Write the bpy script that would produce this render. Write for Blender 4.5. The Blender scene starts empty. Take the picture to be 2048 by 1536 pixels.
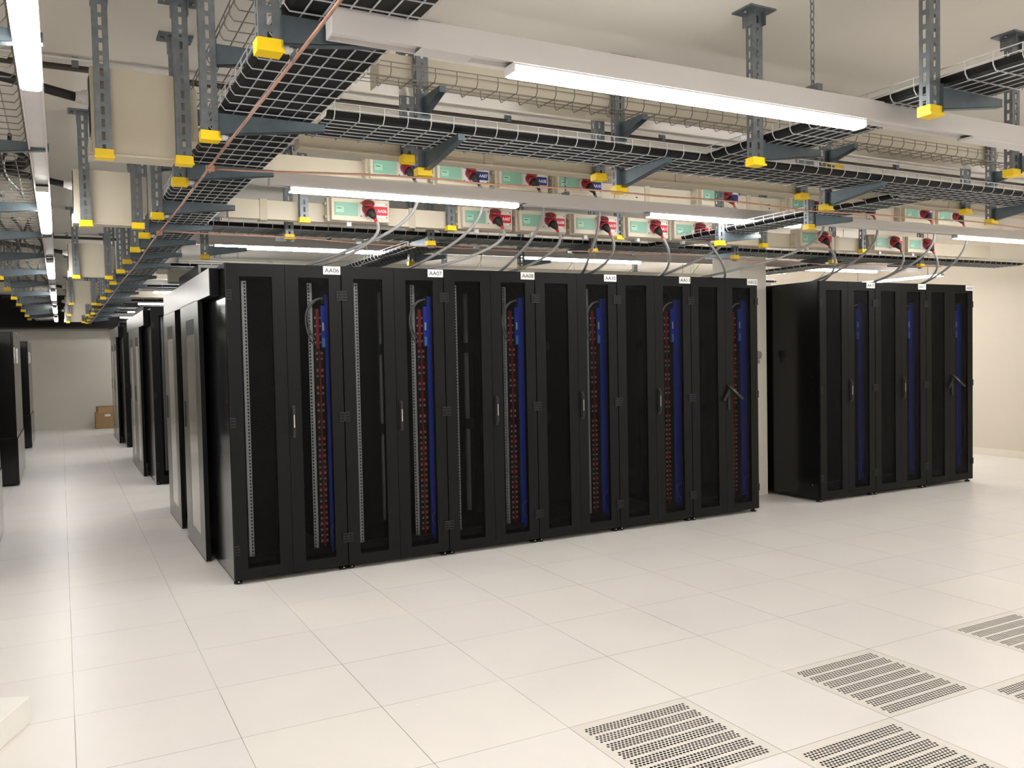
import bpy, bmesh, math, random
from mathutils import Vector, Matrix
random.seed(4)
PI = math.pi
sc = bpy.context.scene
COL = sc.collection

# ------------------------------------------------------------------ camera
yaw, pit, rol = 0.48738, 0.036386, -0.020786
F = Vector((math.sin(yaw)*math.cos(pit), math.cos(yaw)*math.cos(pit), -math.sin(pit)))
R0 = Vector((math.cos(yaw), -math.sin(yaw), 0)); U0 = R0.cross(F)
R = R0*math.cos(rol) + U0*math.sin(rol); U = -R0*math.sin(rol) + U0*math.cos(rol)
cam = bpy.data.cameras.new('camera'); cam.sensor_width = 36; cam.lens = 1699.73/2048*36
cam.clip_start = 0.05; cam.clip_end = 100
co = bpy.data.objects.new('camera', cam); COL.objects.link(co)
co.matrix_world = Matrix(((R.x, U.x, -F.x, 0.0015), (R.y, U.y, -F.y, -4.155), (R.z, U.z, -F.z, 1.5497), (0, 0, 0, 1)))
sc.camera = co
# ------------------------------------------------------------------ world, exposure
w = bpy.data.worlds.new('world'); sc.world = w; w.use_nodes = True
w.node_tree.nodes['Background'].inputs[0].default_value = (1, .96, .9, 1)
w.node_tree.nodes['Background'].inputs[1].default_value = 0.0
sc.view_settings.view_transform = 'Standard'; sc.view_settings.look = 'None'
sc.view_settings.exposure = 0.0; sc.view_settings.gamma = 1; sc.view_settings.use_curve_mapping = False
LENS_POWER = 64.0

# ------------------------------------------------------------------ materials
def s2l(c):
    return tuple(((v/255)/12.92 if v/255 <= .04045 else (((v/255)+.055)/1.055)**2.4) for v in c)
MATS = {}
def mat(name, rgb, rough=.5, metal=0.0, spec=.5, emit=0, noise=0, nscale=8, bump=0, bscale=60, coat=0):
    if name in MATS: return MATS[name]
    m = bpy.data.materials.new(name); m.use_nodes = True
    nt = m.node_tree; b = nt.nodes['Principled BSDF']
    c = s2l(rgb)
    b.inputs['Base Color'].default_value = (*c, 1)
    b.inputs['Roughness'].default_value = rough; b.inputs['Metallic'].default_value = metal
    b.inputs['Specular IOR Level'].default_value = spec
    b.inputs['Coat Weight'].default_value = coat
    if emit:
        b.inputs['Emission Color'].default_value = (*c, 1); b.inputs['Emission Strength'].default_value = emit
    tc = nt.nodes.new('ShaderNodeTexCoord')
    if noise:
        n = nt.nodes.new('ShaderNodeTexNoise'); n.inputs['Scale'].default_value = nscale; n.inputs['Detail'].default_value = 4
        r = nt.nodes.new('ShaderNodeValToRGB')
        r.color_ramp.elements[0].position = .3; r.color_ramp.elements[1].position = .7
        r.color_ramp.elements[0].color = (*[v*(1-noise) for v in c], 1); r.color_ramp.elements[1].color = (*[min(1, v*(1+noise)) for v in c], 1)
        nt.links.new(tc.outputs['Object'], n.inputs['Vector']); nt.links.new(n.outputs['Fac'], r.inputs['Fac'])
        nt.links.new(r.outputs['Color'], b.inputs['Base Color'])
    if bump:
        n2 = nt.nodes.new('ShaderNodeTexNoise'); n2.inputs['Scale'].default_value = bscale
        bp = nt.nodes.new('ShaderNodeBump'); bp.inputs['Strength'].default_value = bump; bp.inputs['Distance'].default_value = .002
        nt.links.new(tc.outputs['Object'], n2.inputs['Vector']); nt.links.new(n2.outputs['Fac'], bp.inputs['Height'])
        nt.links.new(bp.outputs['Normal'], b.inputs['Normal'])
    MATS[name] = m
    return m
BLACK = mat('black_powder_coat', (17, 18, 18), .5, spec=.16, bump=.15, bscale=400)
GLOSS = mat('glossy_black_paint', (15, 15, 16), .16, spec=.42, noise=.1)
INSIDE = mat('cabinet_interior_black', (20, 20, 21), .6, noise=.1)
RUBBER = mat('black_rubber', (22, 22, 22), .6, noise=.1)
GALV = mat('galvanised_steel', (122, 128, 134), .42, .7, noise=.18, nscale=25)
GALVD = mat('galvanised_bracket_steel', (100, 112, 120), .4, .7, noise=.15, nscale=12)
WIRE = mat('zinc_wire', (200, 203, 206), .35, .5, noise=.05)
AGED = mat('aged_dark_wire', (128, 124, 116), .4, .5, noise=.1)
LINER = mat('black_tray_liner', (11, 11, 12), .55, spec=.2, noise=.1, bump=.2, bscale=20)
YEL = mat('yellow_plastic', (245, 208, 20), .4, noise=.03)
CREAM = mat('cream_enamel', (194, 185, 167), .38, noise=.02, nscale=3)
CREAMD = mat('cream_joint', (180, 171, 152), .42, noise=.02)
WHITE = mat('white_enamel', (206, 203, 203), .35, noise=.01)
LABEL = mat('white_label', (238, 238, 236), .5, noise=.01)
INK = mat('dark_ink', (60, 60, 62), .6, noise=.02)
WINK = mat('white_ink', (235, 235, 240), .6, noise=.01)
REDL = mat('red_label', (190, 22, 38), .45, noise=.02)
BLUEL = mat('blue_label', (24, 40, 120), .45, noise=.02)
REDP = mat('red_plastic', (124, 30, 38), .35, noise=.05)
REDD = mat('red_outlet_plastic', (170, 30, 32), .4, noise=.05)
BLUE = mat('blue_enamel', (46, 84, 232), .4, noise=.03)
LBLUE = mat('pale_blue_sticker', (110, 180, 250), .5, noise=.03)
GREYP = mat('grey_cable_sheath', (150, 150, 150), .45, noise=.05)
RAIL = mat('zinc_mounting_rail', (188, 190, 192), .45, .35, noise=.05)
CHROME = mat('chrome', (220, 220, 222), .12, .9, noise=.01)
COPPER = mat('bare_copper', (184, 140, 120), .38, .45, noise=.12, nscale=30)
OUTW = mat('outlet_ivory', (205, 198, 188), .5, noise=.03)
PIPE = mat('dark_brown_conduit', (58, 50, 44), .5, noise=.1)
WALL = mat('warm_wall_paint', (224, 218, 206), .8, noise=.015, nscale=1.2)
CEIL = mat('ceiling_paint', (214, 209, 200), .85, noise=.03, nscale=.7)
SKIRT = mat('skirting_paint', (222, 214, 200), .55, noise=.01)
DARK = mat('dark_soffit_paint', (18, 16, 15), .8, noise=.1)
VOID = mat('plenum_dark', (7, 7, 7), .9, noise=.1)
CARD = mat('corrugated_cardboard', (168, 138, 100), .85, noise=.06, nscale=10)
FOAM = mat('white_foam', (246, 244, 238), .8, noise=.01, bump=.3, bscale=80)
BRUSH = mat('brushed_door_metal', (116, 114, 108), .3, .45, noise=.05, nscale=4)
TILEM = mat('perforated_tile_metal', (228, 222, 214), .45, noise=.015)

def lens_mat():
    m = bpy.data.materials.new('lit_opal_lens'); m.use_nodes = True
    b = m.node_tree.nodes['Principled BSDF']
    b.inputs['Base Color'].default_value = (1, 1, 1, 1)
    b.inputs['Emission Color'].default_value = (1, .982, .945, 1)
    b.inputs['Emission Strength'].default_value = LENS_POWER
    return m
LENS = lens_mat()

def glass_mat(name, tint, rough, ior=1.5):
    m = bpy.data.materials.new(name); m.use_nodes = True
    nt = m.node_tree; nt.nodes.remove(nt.nodes['Principled BSDF'])
    out = nt.nodes['Material Output']
    t = nt.nodes.new('ShaderNodeBsdfTransparent'); t.inputs[0].default_value = (*tint, 1)
    g = nt.nodes.new('ShaderNodeBsdfGlossy'); g.inputs['Roughness'].default_value = rough
    fr = nt.nodes.new('ShaderNodeFresnel'); fr.inputs['IOR'].default_value = ior
    mx = nt.nodes.new('ShaderNodeMixShader')
    nt.links.new(fr.outputs[0], mx.inputs[0]); nt.links.new(t.outputs[0], mx.inputs[1]); nt.links.new(g.outputs[0], mx.inputs[2])
    nt.links.new(mx.outputs[0], out.inputs[0])
    return m
def perf_mat():
    m = bpy.data.materials.new('perforated_black_sheet'); m.use_nodes = True
    nt = m.node_tree; b = nt.nodes['Principled BSDF']; out = nt.nodes['Material Output']
    b.inputs['Base Color'].default_value = (*s2l((9, 9, 9)), 1); b.inputs['Roughness'].default_value = .6; b.inputs['Specular IOR Level'].default_value = .2
    t = nt.nodes.new('ShaderNodeBsdfTransparent'); mx = nt.nodes.new('ShaderNodeMixShader')
    lw = nt.nodes.new('ShaderNodeLayerWeight'); lw.inputs['Blend'].default_value = .3
    mr = nt.nodes.new('ShaderNodeMapRange'); mr.inputs[3].default_value = .2; mr.inputs[4].default_value = 1
    nt.links.new(lw.outputs['Facing'], mr.inputs[0]); nt.links.new(mr.outputs[0], mx.inputs[0])
    nt.links.new(t.outputs[0], mx.inputs[1]); nt.links.new(b.outputs[0], mx.inputs[2]); nt.links.new(mx.outputs[0], out.inputs[0])
    return m
GLASS = perf_mat()
GREENG = mat('green_tinted_cover', (126, 168, 150), .3, spec=.5, noise=.05, nscale=5)
GREENI = mat('pale_green_breaker_face', (150, 196, 172), .4, noise=.03)
LGLASS = mat('grey_door_glass', (150, 147, 139), .14, .25, noise=.03)

def floor_mat():
    m = bpy.data.materials.new('raised_floor_tiles'); m.use_nodes = True
    nt = m.node_tree; b = nt.nodes['Principled BSDF']; L = nt.links; N = nt.nodes.new
    b.inputs['Roughness'].default_value = .33; b.inputs['Specular IOR Level'].default_value = .42
    tc = N('ShaderNodeTexCoord')
    sc_ = N('ShaderNodeVectorMath'); sc_.operation = 'SCALE'; sc_.inputs['Scale'].default_value = 1/.6
    L.new(tc.outputs['Object'], sc_.inputs[0])
    fl = N('ShaderNodeVectorMath'); fl.operation = 'FLOOR'; L.new(sc_.outputs[0], fl.inputs[0])
    fr = N('ShaderNodeVectorMath'); fr.operation = 'FRACTION'; L.new(sc_.outputs[0], fr.inputs[0])
    wn = N('ShaderNodeTexWhiteNoise'); wn.noise_dimensions = '3D'; L.new(fl.outputs[0], wn.inputs['Vector'])
    no = N('ShaderNodeTexNoise'); no.inputs['Scale'].default_value = 1.6; no.inputs['Detail'].default_value = 5
    L.new(tc.outputs['Object'], no.inputs['Vector'])
    r1 = N('ShaderNodeValToRGB')
    e = r1.color_ramp.elements
    e[0].position = 0; e[0].color = (*s2l((238, 233, 227)), 1)
    e[1].position = 1; e[1].color = (*s2l((240, 235, 228)), 1)
    e2 = r1.color_ramp.elements.new(.5); e2.color = (*s2l((236, 231, 228)), 1)
    L.new(wn.outputs['Value'], r1.inputs['Fac'])
    r2 = N('ShaderNodeValToRGB')
    r2.color_ramp.elements[0].position = .3; r2.color_ramp.elements[0].color = (.955, .95, .955, 1)
    r2.color_ramp.elements[1].position = .7; r2.color_ramp.elements[1].color = (1, 1, 1, 1)
    L.new(no.outputs['Fac'], r2.inputs['Fac'])
    mu = N('ShaderNodeMix'); mu.data_type = 'RGBA'; mu.blend_type = 'MULTIPLY'; mu.inputs[0].default_value = 1
    L.new(r1.outputs[0], mu.inputs[6]); L.new(r2.outputs[0], mu.inputs[7])
    # white specks
    vo = N('ShaderNodeTexVoronoi'); vo.inputs['Scale'].default_value = 3.2; L.new(tc.outputs['Object'], vo.inputs['Vector'])
    sp = N('ShaderNodeMath'); sp.operation = 'LESS_THAN'; sp.inputs[1].default_value = .014; L.new(vo.outputs['Distance'], sp.inputs[0])
    m0 = N('ShaderNodeMix'); m0.data_type = 'RGBA'; L.new(sp.outputs[0], m0.inputs[0]); L.new(mu.outputs[2], m0.inputs[6]); m0.inputs[7].default_value = (.95, .93, .9, 1)
    # seams
    se = N('ShaderNodeSeparateXYZ'); L.new(fr.outputs[0], se.inputs[0])
    def seam(sock, wd):
        a = N('ShaderNodeMath'); a.operation = 'SUBTRACT'; L.new(sock, a.inputs[0]); a.inputs[1].default_value = .5
        bq = N('ShaderNodeMath'); bq.operation = 'ABSOLUTE'; L.new(a.outputs[0], bq.inputs[0])
        c = N('ShaderNodeMath'); c.operation = 'GREATER_THAN'; L.new(bq.outputs[0], c.inputs[0]); c.inputs[1].default_value = .5-wd/.6
        return c
    sx = seam(se.outputs['X'], .0013); sy = seam(se.outputs['Y'], .0011)
    mx = N('ShaderNodeMath'); mx.operation = 'MAXIMUM'; L.new(sx.outputs[0], mx.inputs[0]); L.new(sy.outputs[0], mx.inputs[1])
    # some seams vanish where the tiles butt tightly
    n3 = N('ShaderNodeTexNoise'); n3.inputs['Scale'].default_value = 1.1; L.new(tc.outputs['Object'], n3.inputs['Vector'])
    r3 = N('ShaderNodeMapRange'); r3.inputs[1].default_value = .35; r3.inputs[2].default_value = .6; r3.inputs[3].default_value = .3; r3.inputs[4].default_value = .95
    L.new(n3.outputs['Fac'], r3.inputs[0])
    ms = N('ShaderNodeMath'); ms.operation = 'MULTIPLY'; L.new(mx.outputs[0], ms.inputs[0]); L.new(r3.outputs[0], ms.inputs[1])
    m1 = N('ShaderNodeMix'); m1.data_type = 'RGBA'; L.new(ms.outputs[0], m1.inputs[0]); L.new(m0.outputs[2], m1.inputs[6]); m1.inputs[7].default_value = (*s2l((104, 98, 92)), 1)
    L.new(m1.outputs[2], b.inputs['Base Color'])
    rr = N('ShaderNodeMapRange'); rr.inputs[3].default_value = .28; rr.inputs[4].default_value = .42; L.new(no.outputs['Fac'], rr.inputs[0])
    L.new(rr.outputs[0], b.inputs['Roughness'])
    return m
FLOORM = floor_mat()

# ------------------------------------------------------------------ mesh helpers
class MB:
    def __init__(s): s.v = []; s.f = []; s.m = []; s.ms = []; s.sm = []
    def mi(s, m):
        if m not in s.ms: s.ms.append(m)
        return s.ms.index(m)
    def quad(s, pts, m, smooth=False):
        b = len(s.v); s.v += [tuple(p) for p in pts]; s.f.append(tuple(range(b, b+len(pts)))); s.m.append(s.mi(m)); s.sm.append(smooth)
    def box(s, x0, x1, y0, y1, z0, z1, m, M=None):
        b = len(s.v)
        P = [(x0, y0, z0), (x1, y0, z0), (x1, y1, z0), (x0, y1, z0), (x0, y0, z1), (x1, y0, z1), (x1, y1, z1), (x0, y1, z1)]
        if M: P = [tuple(M @ Vector(p)) for p in P]
        s.v += P
        for q in ((0, 3, 2, 1), (4, 5, 6, 7), (0, 1, 5, 4), (1, 2, 6, 5), (2, 3, 7, 6), (3, 0, 4, 7)):
            s.f.append(tuple(b+i for i in q)); s.m.append(s.mi(m)); s.sm.append(False)
        return s
    def prism(s, prof, a0, a1, axis, m, caps=True, close=True):
        """profile of (u,v) pairs extruded along axis: x -> (y,z), y -> (x,z), z -> (x,y)"""
        def P(u, v, a): return {'x': (a, u, v), 'y': (u, a, v), 'z': (u, v, a)}[axis]
        b = len(s.v); n = len(prof)
        s.v += [P(u, v, a0) for u, v in prof] + [P(u, v, a1) for u, v in prof]
        for i in range(n if close else n-1):
            j = (i+1) % n; s.f.append((b+i, b+j, b+n+j, b+n+i)); s.m.append(s.mi(m)); s.sm.append(False)
        if caps and close:
            s.f.append(tuple(b+i for i in range(n))[::-1]); s.f.append(tuple(b+n+i for i in range(n)))
            s.m += [s.mi(m)]*2; s.sm += [False]*2
        return s
    def tube(s, pts, r, m, n=8, caps=True, smooth=True):
        pts = [Vector(p) for p in pts]; k = len(pts); b = len(s.v)
        up = None
        for i, p in enumerate(pts):
            t = (pts[min(i+1, k-1)] - pts[max(i-1, 0)]).normalized()
            if up is None:
                up = Vector((0, 0, 1)) if abs(t.z) < .9 else Vector((1, 0, 0))
            a = t.cross(up).normalized(); c = a.cross(t).normalized(); up = c
            rr = r[i] if isinstance(r, (list, tuple)) else r
            for j in range(n):
                th = 2*PI*(j+.5)/n; s.v.append(tuple(p + a*rr*math.cos(th) + c*rr*math.sin(th)))
        mi = s.mi(m)
        for i in range(k-1):
            for j in range(n):
                j2 = (j+1) % n; s.f.append((b+i*n+j, b+i*n+j2, b+(i+1)*n+j2, b+(i+1)*n+j)); s.m.append(mi); s.sm.append(smooth)
        if caps:
            s.f.append(tuple(b+j for j in range(n))[::-1]); s.f.append(tuple(b+(k-1)*n+j for j in range(n))); s.m += [mi]*2; s.sm += [False]*2
        return s
    def mesh(s, name):
        me = bpy.data.meshes.new(name); me.from_pydata(s.v, [], s.f)
        for m in s.ms: me.materials.append(m)
        me.polygons.foreach_set('material_index', s.m); me.polygons.foreach_set('use_smooth', s.sm)
        me.update()
        bm = bmesh.new(); bm.from_mesh(me); bmesh.ops.recalc_face_normals(bm, faces=bm.faces); bm.to_mesh(me); bm.free()
        return me
    def obj(s, name, parent=None, loc=None, bevel=0):
        o = bpy.data.objects.new(name, s.mesh(name)); COL.objects.link(o)
        if parent: o.parent = parent
        if loc: o.location = loc
        if bevel:
            md = o.modifiers.new('bevel', 'BEVEL'); md.width = bevel; md.segments = 2; md.limit_method = 'ANGLE'
        return o
def tag(o, label, cat, group=None):
    o['label'] = label; o['category'] = cat
    if group: o['group'] = group
    return o
def thing(name, loc, label, cat, group=None, rz=0):
    o = bpy.data.objects.new(name, None); COL.objects.link(o); o.location = loc; o.rotation_euler = (0, 0, rz)
    o.empty_display_size = .05
    return tag(o, label, cat, group)
def struct(name, mb, bevel=0):
    o = mb.obj(name, bevel=bevel); o['kind'] = 'structure'; return o
def kids(o): return [c for c in bpy.data.objects if c.parent == o]
CH = {}
def copy_tree(o, loc=None, label=None, group=None, _p=None):
    c = o.copy(); COL.objects.link(c)
    if _p: c.parent = _p
    if loc is not None: c.location = loc
    if label: c['label'] = label
    if group: c['group'] = group
    if o not in CH: CH[o] = kids(o)
    for k in CH[o]: copy_tree(k, _p=c)
    return c
TXT = {}
def text_mesh(txt, w_, h_, m):
    """flat lettering in the XZ plane facing -Y, centred, fitted to w x h"""
    key = (txt, w_, h_, m.name)
    if key in TXT: return TXT[key]
    cu = bpy.data.curves.new('lettering', 'FONT'); cu.body = txt; cu.extrude = .0; cu.offset = .012; cu.resolution_u = 3
    o = bpy.data.objects.new('lettering', cu); COL.objects.link(o)
    bpy.context.view_layer.update()
    me = bpy.data.meshes.new_from_object(o.evaluated_get(bpy.context.evaluated_depsgraph_get()))
    bpy.data.objects.remove(o)
    xs = [v.co.x for v in me.vertices]; ys = [v.co.y for v in me.vertices]
    sx = w_/(max(xs)-min(xs)); sy = h_/(max(ys)-min(ys)); cx = (max(xs)+min(xs))/2; cy = (max(ys)+min(ys))/2
    for v in me.vertices: v.co = Vector(((v.co.x-cx)*sx, 0, (v.co.y-cy)*sy))
    me.materials.clear(); me.materials.append(m); me.name = 'lettering'
    TXT[key] = me
    return me
def lettering(txt, w_, h_, m, parent, loc, rot=None):
    o = bpy.data.objects.new('lettering', text_mesh(txt, w_, h_, m)); COL.objects.link(o); o.parent = parent; o.location = loc
    if rot: o.rotation_euler = rot
    return o
def arc(p0, p1, p2, p3, n=14):
    p0, p1, p2, p3 = map(Vector, (p0, p1, p2, p3)); out = []
    for i in range(n+1):
        t = i/n; out.append(p0*(1-t)**3 + p1*3*t*(1-t)**2 + p2*3*t*t*(1-t) + p3*t**3)
    return out
ORD = ['first', 'second', 'third', 'fourth', 'fifth', 'sixth', 'seventh', 'eighth', 'ninth', 'tenth', 'eleventh', 'twelfth', 'thirteenth', 'fourteenth', 'fifteenth', 'sixteenth', 'seventeenth', 'eighteenth', 'nineteenth', 'twentieth']

# ------------------------------------------------------------------ room
CZ = 3.04
XL, XR, YF, YB = -6.0, 11.3, -9.0, 18.2
GR = [(3, 2), (5, 2), (4, 3), (7, 2), (6, 3)]     # perforated tiles: column, row from the y=0 seam
holes = {(i, -(r+1)) for i, r in GR}
m_ = MB()
for i in range(-10, 19):
    for j in range(-15, 31):
        if (i, j) in holes: continue
        x0, x1 = i*.6, min((i+1)*.6, XR); y0, y1 = j*.6, min((j+1)*.6, YB)
        m_.quad([(x0, y0, 0), (x1, y0, 0), (x1, y1, 0), (x0, y1, 0)], FLOORM)
m_.box(-6, 11.3, -9, 18.2, -.5, -.45, VOID)
o = struct('floor', m_)
b_ = MB(); b_.box(XL, XR, YF, YB, CZ, CZ+.1, CEIL); struct('ceiling', b_)
b_ = MB(); b_.box(XL, XR, YB, YB+.1, -.5, CZ, WALL); struct('wall_back', b_)
WALLR = mat('wall_paint_dimmed', (210, 200, 184), .8, noise=.015, nscale=1.2)  # same paint as WALL; darker tone stands in for dimmer light here
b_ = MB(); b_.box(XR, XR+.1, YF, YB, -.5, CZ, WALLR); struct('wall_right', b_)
b_ = MB(); b_.box(XL-.1, XL, YF, YB, -.5, CZ, WALL); struct('wall_left', b_)
b_ = MB(); b_.box(XL, XR, YF-.1, YF, -.5, CZ, WALL); struct('wall_front', b_)
b_ = MB(); b_.box(XR-.015, XR, YF, YB, 0, .1, SKIRT); struct('baseboard_right', b_, .003)
b_ = MB(); b_.box(XL, XR-.015, YB-.015, YB, 0, .06, WALL); struct('baseboard_back', b_, .003)
b_ = MB(); b_.box(-6, 2.6, YB-.9, YB, 2.33, CZ, DARK); struct('trim_1', b_)
b_ = MB(); b_.box(6.214, 6.573, 2.5, 2.92, 0, CZ, WALL); o = struct('column', b_, .004)

# ------------------------------------------------------------------ perforated floor tiles
def grille_mesh():
    mb = MB(); a = .598; t = .0005
    # plate with round holes: bands of 4 rows
    mx0, my0 = .035, .028
    nb, nr = 7, 4
    bandp = (.6-2*my0)/nb          # pitch of bands
    pr_ = bandp*.8/nr; nc = 30; pc = (.6-2*mx0-.012)/nc
    ys = []
    def flat(x0, x1, y0, y1): mb.quad([(x0, y0, 0), (x1, y0, 0), (x1, y1, 0), (x0, y1, 0)], TILEM)
    flat(.001, .599, .001, my0); flat(.001, .599, .6-my0, .599)
    for b in range(nb):
        yb = my0 + b*bandp
        for r in range(nr):
            y0 = yb + r*pr_; y1 = y0+pr_; off = (pc/2)*(r % 2)
            xs0 = mx0+off; flat(.001, xs0, y0, y1); flat(xs0+nc*pc, .599, y0, y1)
            for c in range(nc):
                x0 = xs0+c*pc; x1 = x0+pc; cx, cy = (x0+x1)/2, (y0+y1)/2; rr = .007
                outer = [(x1, cy), (x1, y1), (cx, y1), (x0, y1), (x0, cy), (x0, y0), (cx, y0), (x1, y0)]
                inner = [(cx+rr*math.cos(k*PI/4), cy+rr*math.sin(k*PI/4)) for k in range(8)]
                for k in range(8):
                    k2 = (k+1) % 8
                    mb.quad([(*outer[k], 0), (*outer[k2], 0), (*inner[k2], 0), (*inner[k], 0)], TILEM)
                    mb.quad([(*inner[k], 0), (*inner[k2], 0), (*inner[k2], -.0012), (*inner[k], -.0012)], TILEM)
        flat(.001, .599, yb+nr*pr_, yb+bandp)
    return mb.mesh('perforated_floor_tile')
gm = grille_mesh()
gl = ['perforated metal floor tile nearest the bottom middle of the picture', 'perforated metal floor tile diagonally behind the nearest one, wholly in frame on the right',
      'perforated metal floor tile cut by the bottom edge of the picture', 'perforated metal floor tile farthest away at the right edge of the picture',
      'perforated metal floor tile of which only a corner shows at the right edge, below the farthest one']
for (i, r), lb in zip(GR, gl):
    o = bpy.data.objects.new('perforated_floor_tile', gm); COL.objects.link(o); o.location = (i*.6, -(r+1)*.6, 0)
    tag(o, lb, 'floor tile', 'perforated floor tiles set in the raised floor')

# ------------------------------------------------------------------ server racks
W, D, H = .8, 1.2, 2.2
def ring(mb, x0, x1, z0, z1, px0, px1, pz0, pz1, y0, y1, m):
    mb.box(x0, px0, y0, y1, z0, z1, m); mb.box(px1, x1, y0, y1, z0, z1, m)
    mb.box(px0, px1, y0, y1, z0, pz0, m); mb.box(px0, px1, y0, y1, pz1, z1, m)
def make_rack(label, code, pdu=True, loc=(0, 0, 0)):
    t = thing('server_rack', loc, label, 'server rack')
    # carcass
    b = MB()
    b.box(.012, W-.012, .03, D, H-.03, H-.004, BLACK); b.box(.012, W-.012, .03, D, .035, .075, BLACK)
    b.box(.012, W-.012, D-.015, D, .075, H-.03, INSIDE)
    for x in (.014, W-.044): b.box(x, x+.03, .03, .06, .075, H-.03, BLACK)
    b.box(.05, .75, .5, 1.0, H-.006, H+.004, INSIDE)
    b.box(.1, .7, .08, .12, .12, .16, BLACK); b.box(.1, .7, .3, .34, .09, .13, INSIDE)
    b.obj('carcass', t)
    for x0 in (.001, W-.011):
        b = MB(); b.box(x0, x0+.01, .026, D, .03, H, GLOSS)
        for z in (.16, 1.1, 1.25): b.box(x0-.0012 if x0 < .1 else x0+.01, x0 if x0 < .1 else x0+.0112, .1, .11, z, z+.01, CHROME)
        b.obj('side_panel', t)
    # doors
    for k in (0, 1):
        x0, x1 = (.004, .3985) if k == 0 else (.4015, .796)
        p0, p1 = (.092, .31) if k == 0 else (.491, .709)
        b = MB(); ring(b, x0, x1, .035, H-.002, p0, p1, .106, 2.11, 0, .024, BLACK)
        ring(b, p0-.0, p1+.0, .106, 2.11, p0+.006, p1-.006, .112, 2.104, .018, .03, BLACK)
        d = b.obj('door', t)
        b = MB(); b.box(p0+.001, p1-.001, .01, .014, .107, 2.109, GLASS); b.obj('perforated_panel', d)
        for z in (1.985, 1.115, .237):
            b = MB(); xa = .001 if k == 0 else W-.037
            b.box(xa, xa+.036, -.007, 0, z-.034, z+.034, RUBBER)
            for q in (-.02, 0, .02): b.box(xa+.004, xa+.032, -.0085, -.007, z+q-.006, z+q+.006, BLACK)
            b.obj('hinge', d)
        if k == 1:
            b = MB(); b.box(.418, .443, -.012, 0, .985, 1.215, RUBBER); b.box(.421, .44, -.028, -.012, 1.005, 1.2, RUBBER)
            h = b.obj('handle', d, bevel=.004)
            b = MB(); b.tube([(.4305, -.03, 1.17), (.4305, -.024, 1.17)], .011, RUBBER, 12); b.box(.4275, .4335, -.0295, -.0275, 1.06, 1.15, CHROME)
            b.obj('lever_trim', h)
    # mounting rails, holes cut through
    for (x, y) in ((.131, .12), (.611, .2), (.131, .95), (.611, .95)):
        b = MB(); m = RAIL
        n = 82 if y < .5 else 1
        z0, z1 = .14, 2.09
        s_ = 1 if x < .3 else -1
        for i in range(n):
            za = z0+(z1-z0)*i/n; zb = z0+(z1-z0)*(i+1)/n
            if n > 1:
                xa, xb = (x+.012, x+.022) if s_ > 0 else (x, x+.01)
                b.box(x-.006, xa, y, y+.002, za, zb, m); b.box(xb, x+.028, y, y+.002, za, zb, m)
                b.box(xa, xb, y, y+.002, za+.014, zb, m)
            else:
                b.box(x-.006, x+.028, y, y+.03, za, zb, m)
        b.box(x-.006 if s_ > 0 else x+.026, x-.004 if s_ > 0 else x+.028, y+.002, y+.05, z0, z1, m)
        b.obj('mounting_rail', t)
    b = MB(); [b.box(x, x+.09, .92, .94, z, z+.09, RUBBER) for x in (.1, .58) for z in (.88, 1.56)]
    b.obj('rear_bracket', t)
    if pdu:
        b = MB()
        b.box(.713, .785, .125, .147, .11, 2.0, BLUE); b.box(.684, .713, .128, .147, 1.615, 1.922, BLUE); b.box(.715, .785, .147, .32, .112, 1.998, INSIDE)
        p = b.obj('power_strip', t, bevel=.002); p['label'] = 'blue power strip'
        b = MB(); b.box(.687, .708, .1265, .128, 1.622, 1.69, LBLUE); b.obj('sticker', p)
        b = MB(); b.box(.69, .703, .1265, .128, 1.74, 1.8, LABEL); b.obj('rating_plate', p)
        b = MB(); b.box(.648, .713, .195, .3, 1.6, 1.905, INSIDE); b.box(.66, .682, .184, .196, 1.61, 1.9, REDD)
        for z in (1.65, 1.71, 1.77, 1.83):
            b.box(.65, .658, .188, .196, z, z+.014, OUTW); b.box(.686, .694, .182, .196, z, z+.014, OUTW)
        b.obj('breaker_block', p)
        b = MB(); b.box(.65, .713, .2, .32, .11, 1.6, INSIDE); b.box(.679, .689, .192, .2, .15, 1.6, REDD)
        z = 1.57; i = 0
        while z > .17:
            lo = z < .98
            step = .042
            if lo or (i % 3 != 2):
                for xx in (.658, .694):
                    if i % 3 == 0: b.box(xx-.002, xx+.014, .194, .2, z-.004, z+.022, REDD)
                    b.box(xx, xx+.0035, .19, .197, z, z+.015, OUTW); b.box(xx+.008, xx+.0115, .19, .197, z, z+.015, OUTW)
            z -= step; i += 1
        b.obj('outlet_bank', p)
        b = MB(); b.tube(arc((.7, .13, 1.975), (.56, .13, 1.98), (.53, .14, 1.78), (.645, .2, 1.64)), .0062, GREYP, 6)
        b.tube(arc((.69, .14, 1.975), (.585, .14, 1.96), (.56, .15, 1.8), (.65, .2, 1.68)), .0062, GREYP, 6)
        b.box(.685, .713, .13, .2, 1.94, 1.995, INSIDE)
        b.obj('supply_lead', t)
        b = MB(); b.tube(arc((.765, .11, .33), (.69, .1, .34), (.69, .1, .25), (.755, .11, .19)), .0022, GREYP, 5); b.obj('earth_lead', t)
        b = MB(); b.tube(arc((.66, .3, 2.17), (.655, .28, 2.1), (.64, .25, 2.05), (.64, .24, 1.9)), .005, RUBBER, 6)
        b.tube(arc((.7, .3, 2.17), (.7, .26, 2.05), (.75, .24, 2.1), (.765, .24, 2.0)), .004, RUBBER, 6); b.obj('drop_lead', t)
        b = MB(); b.box(.68, .79, .1, .3, .085, .12, RUBBER); b.obj('cable_entry_block', t)
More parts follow.
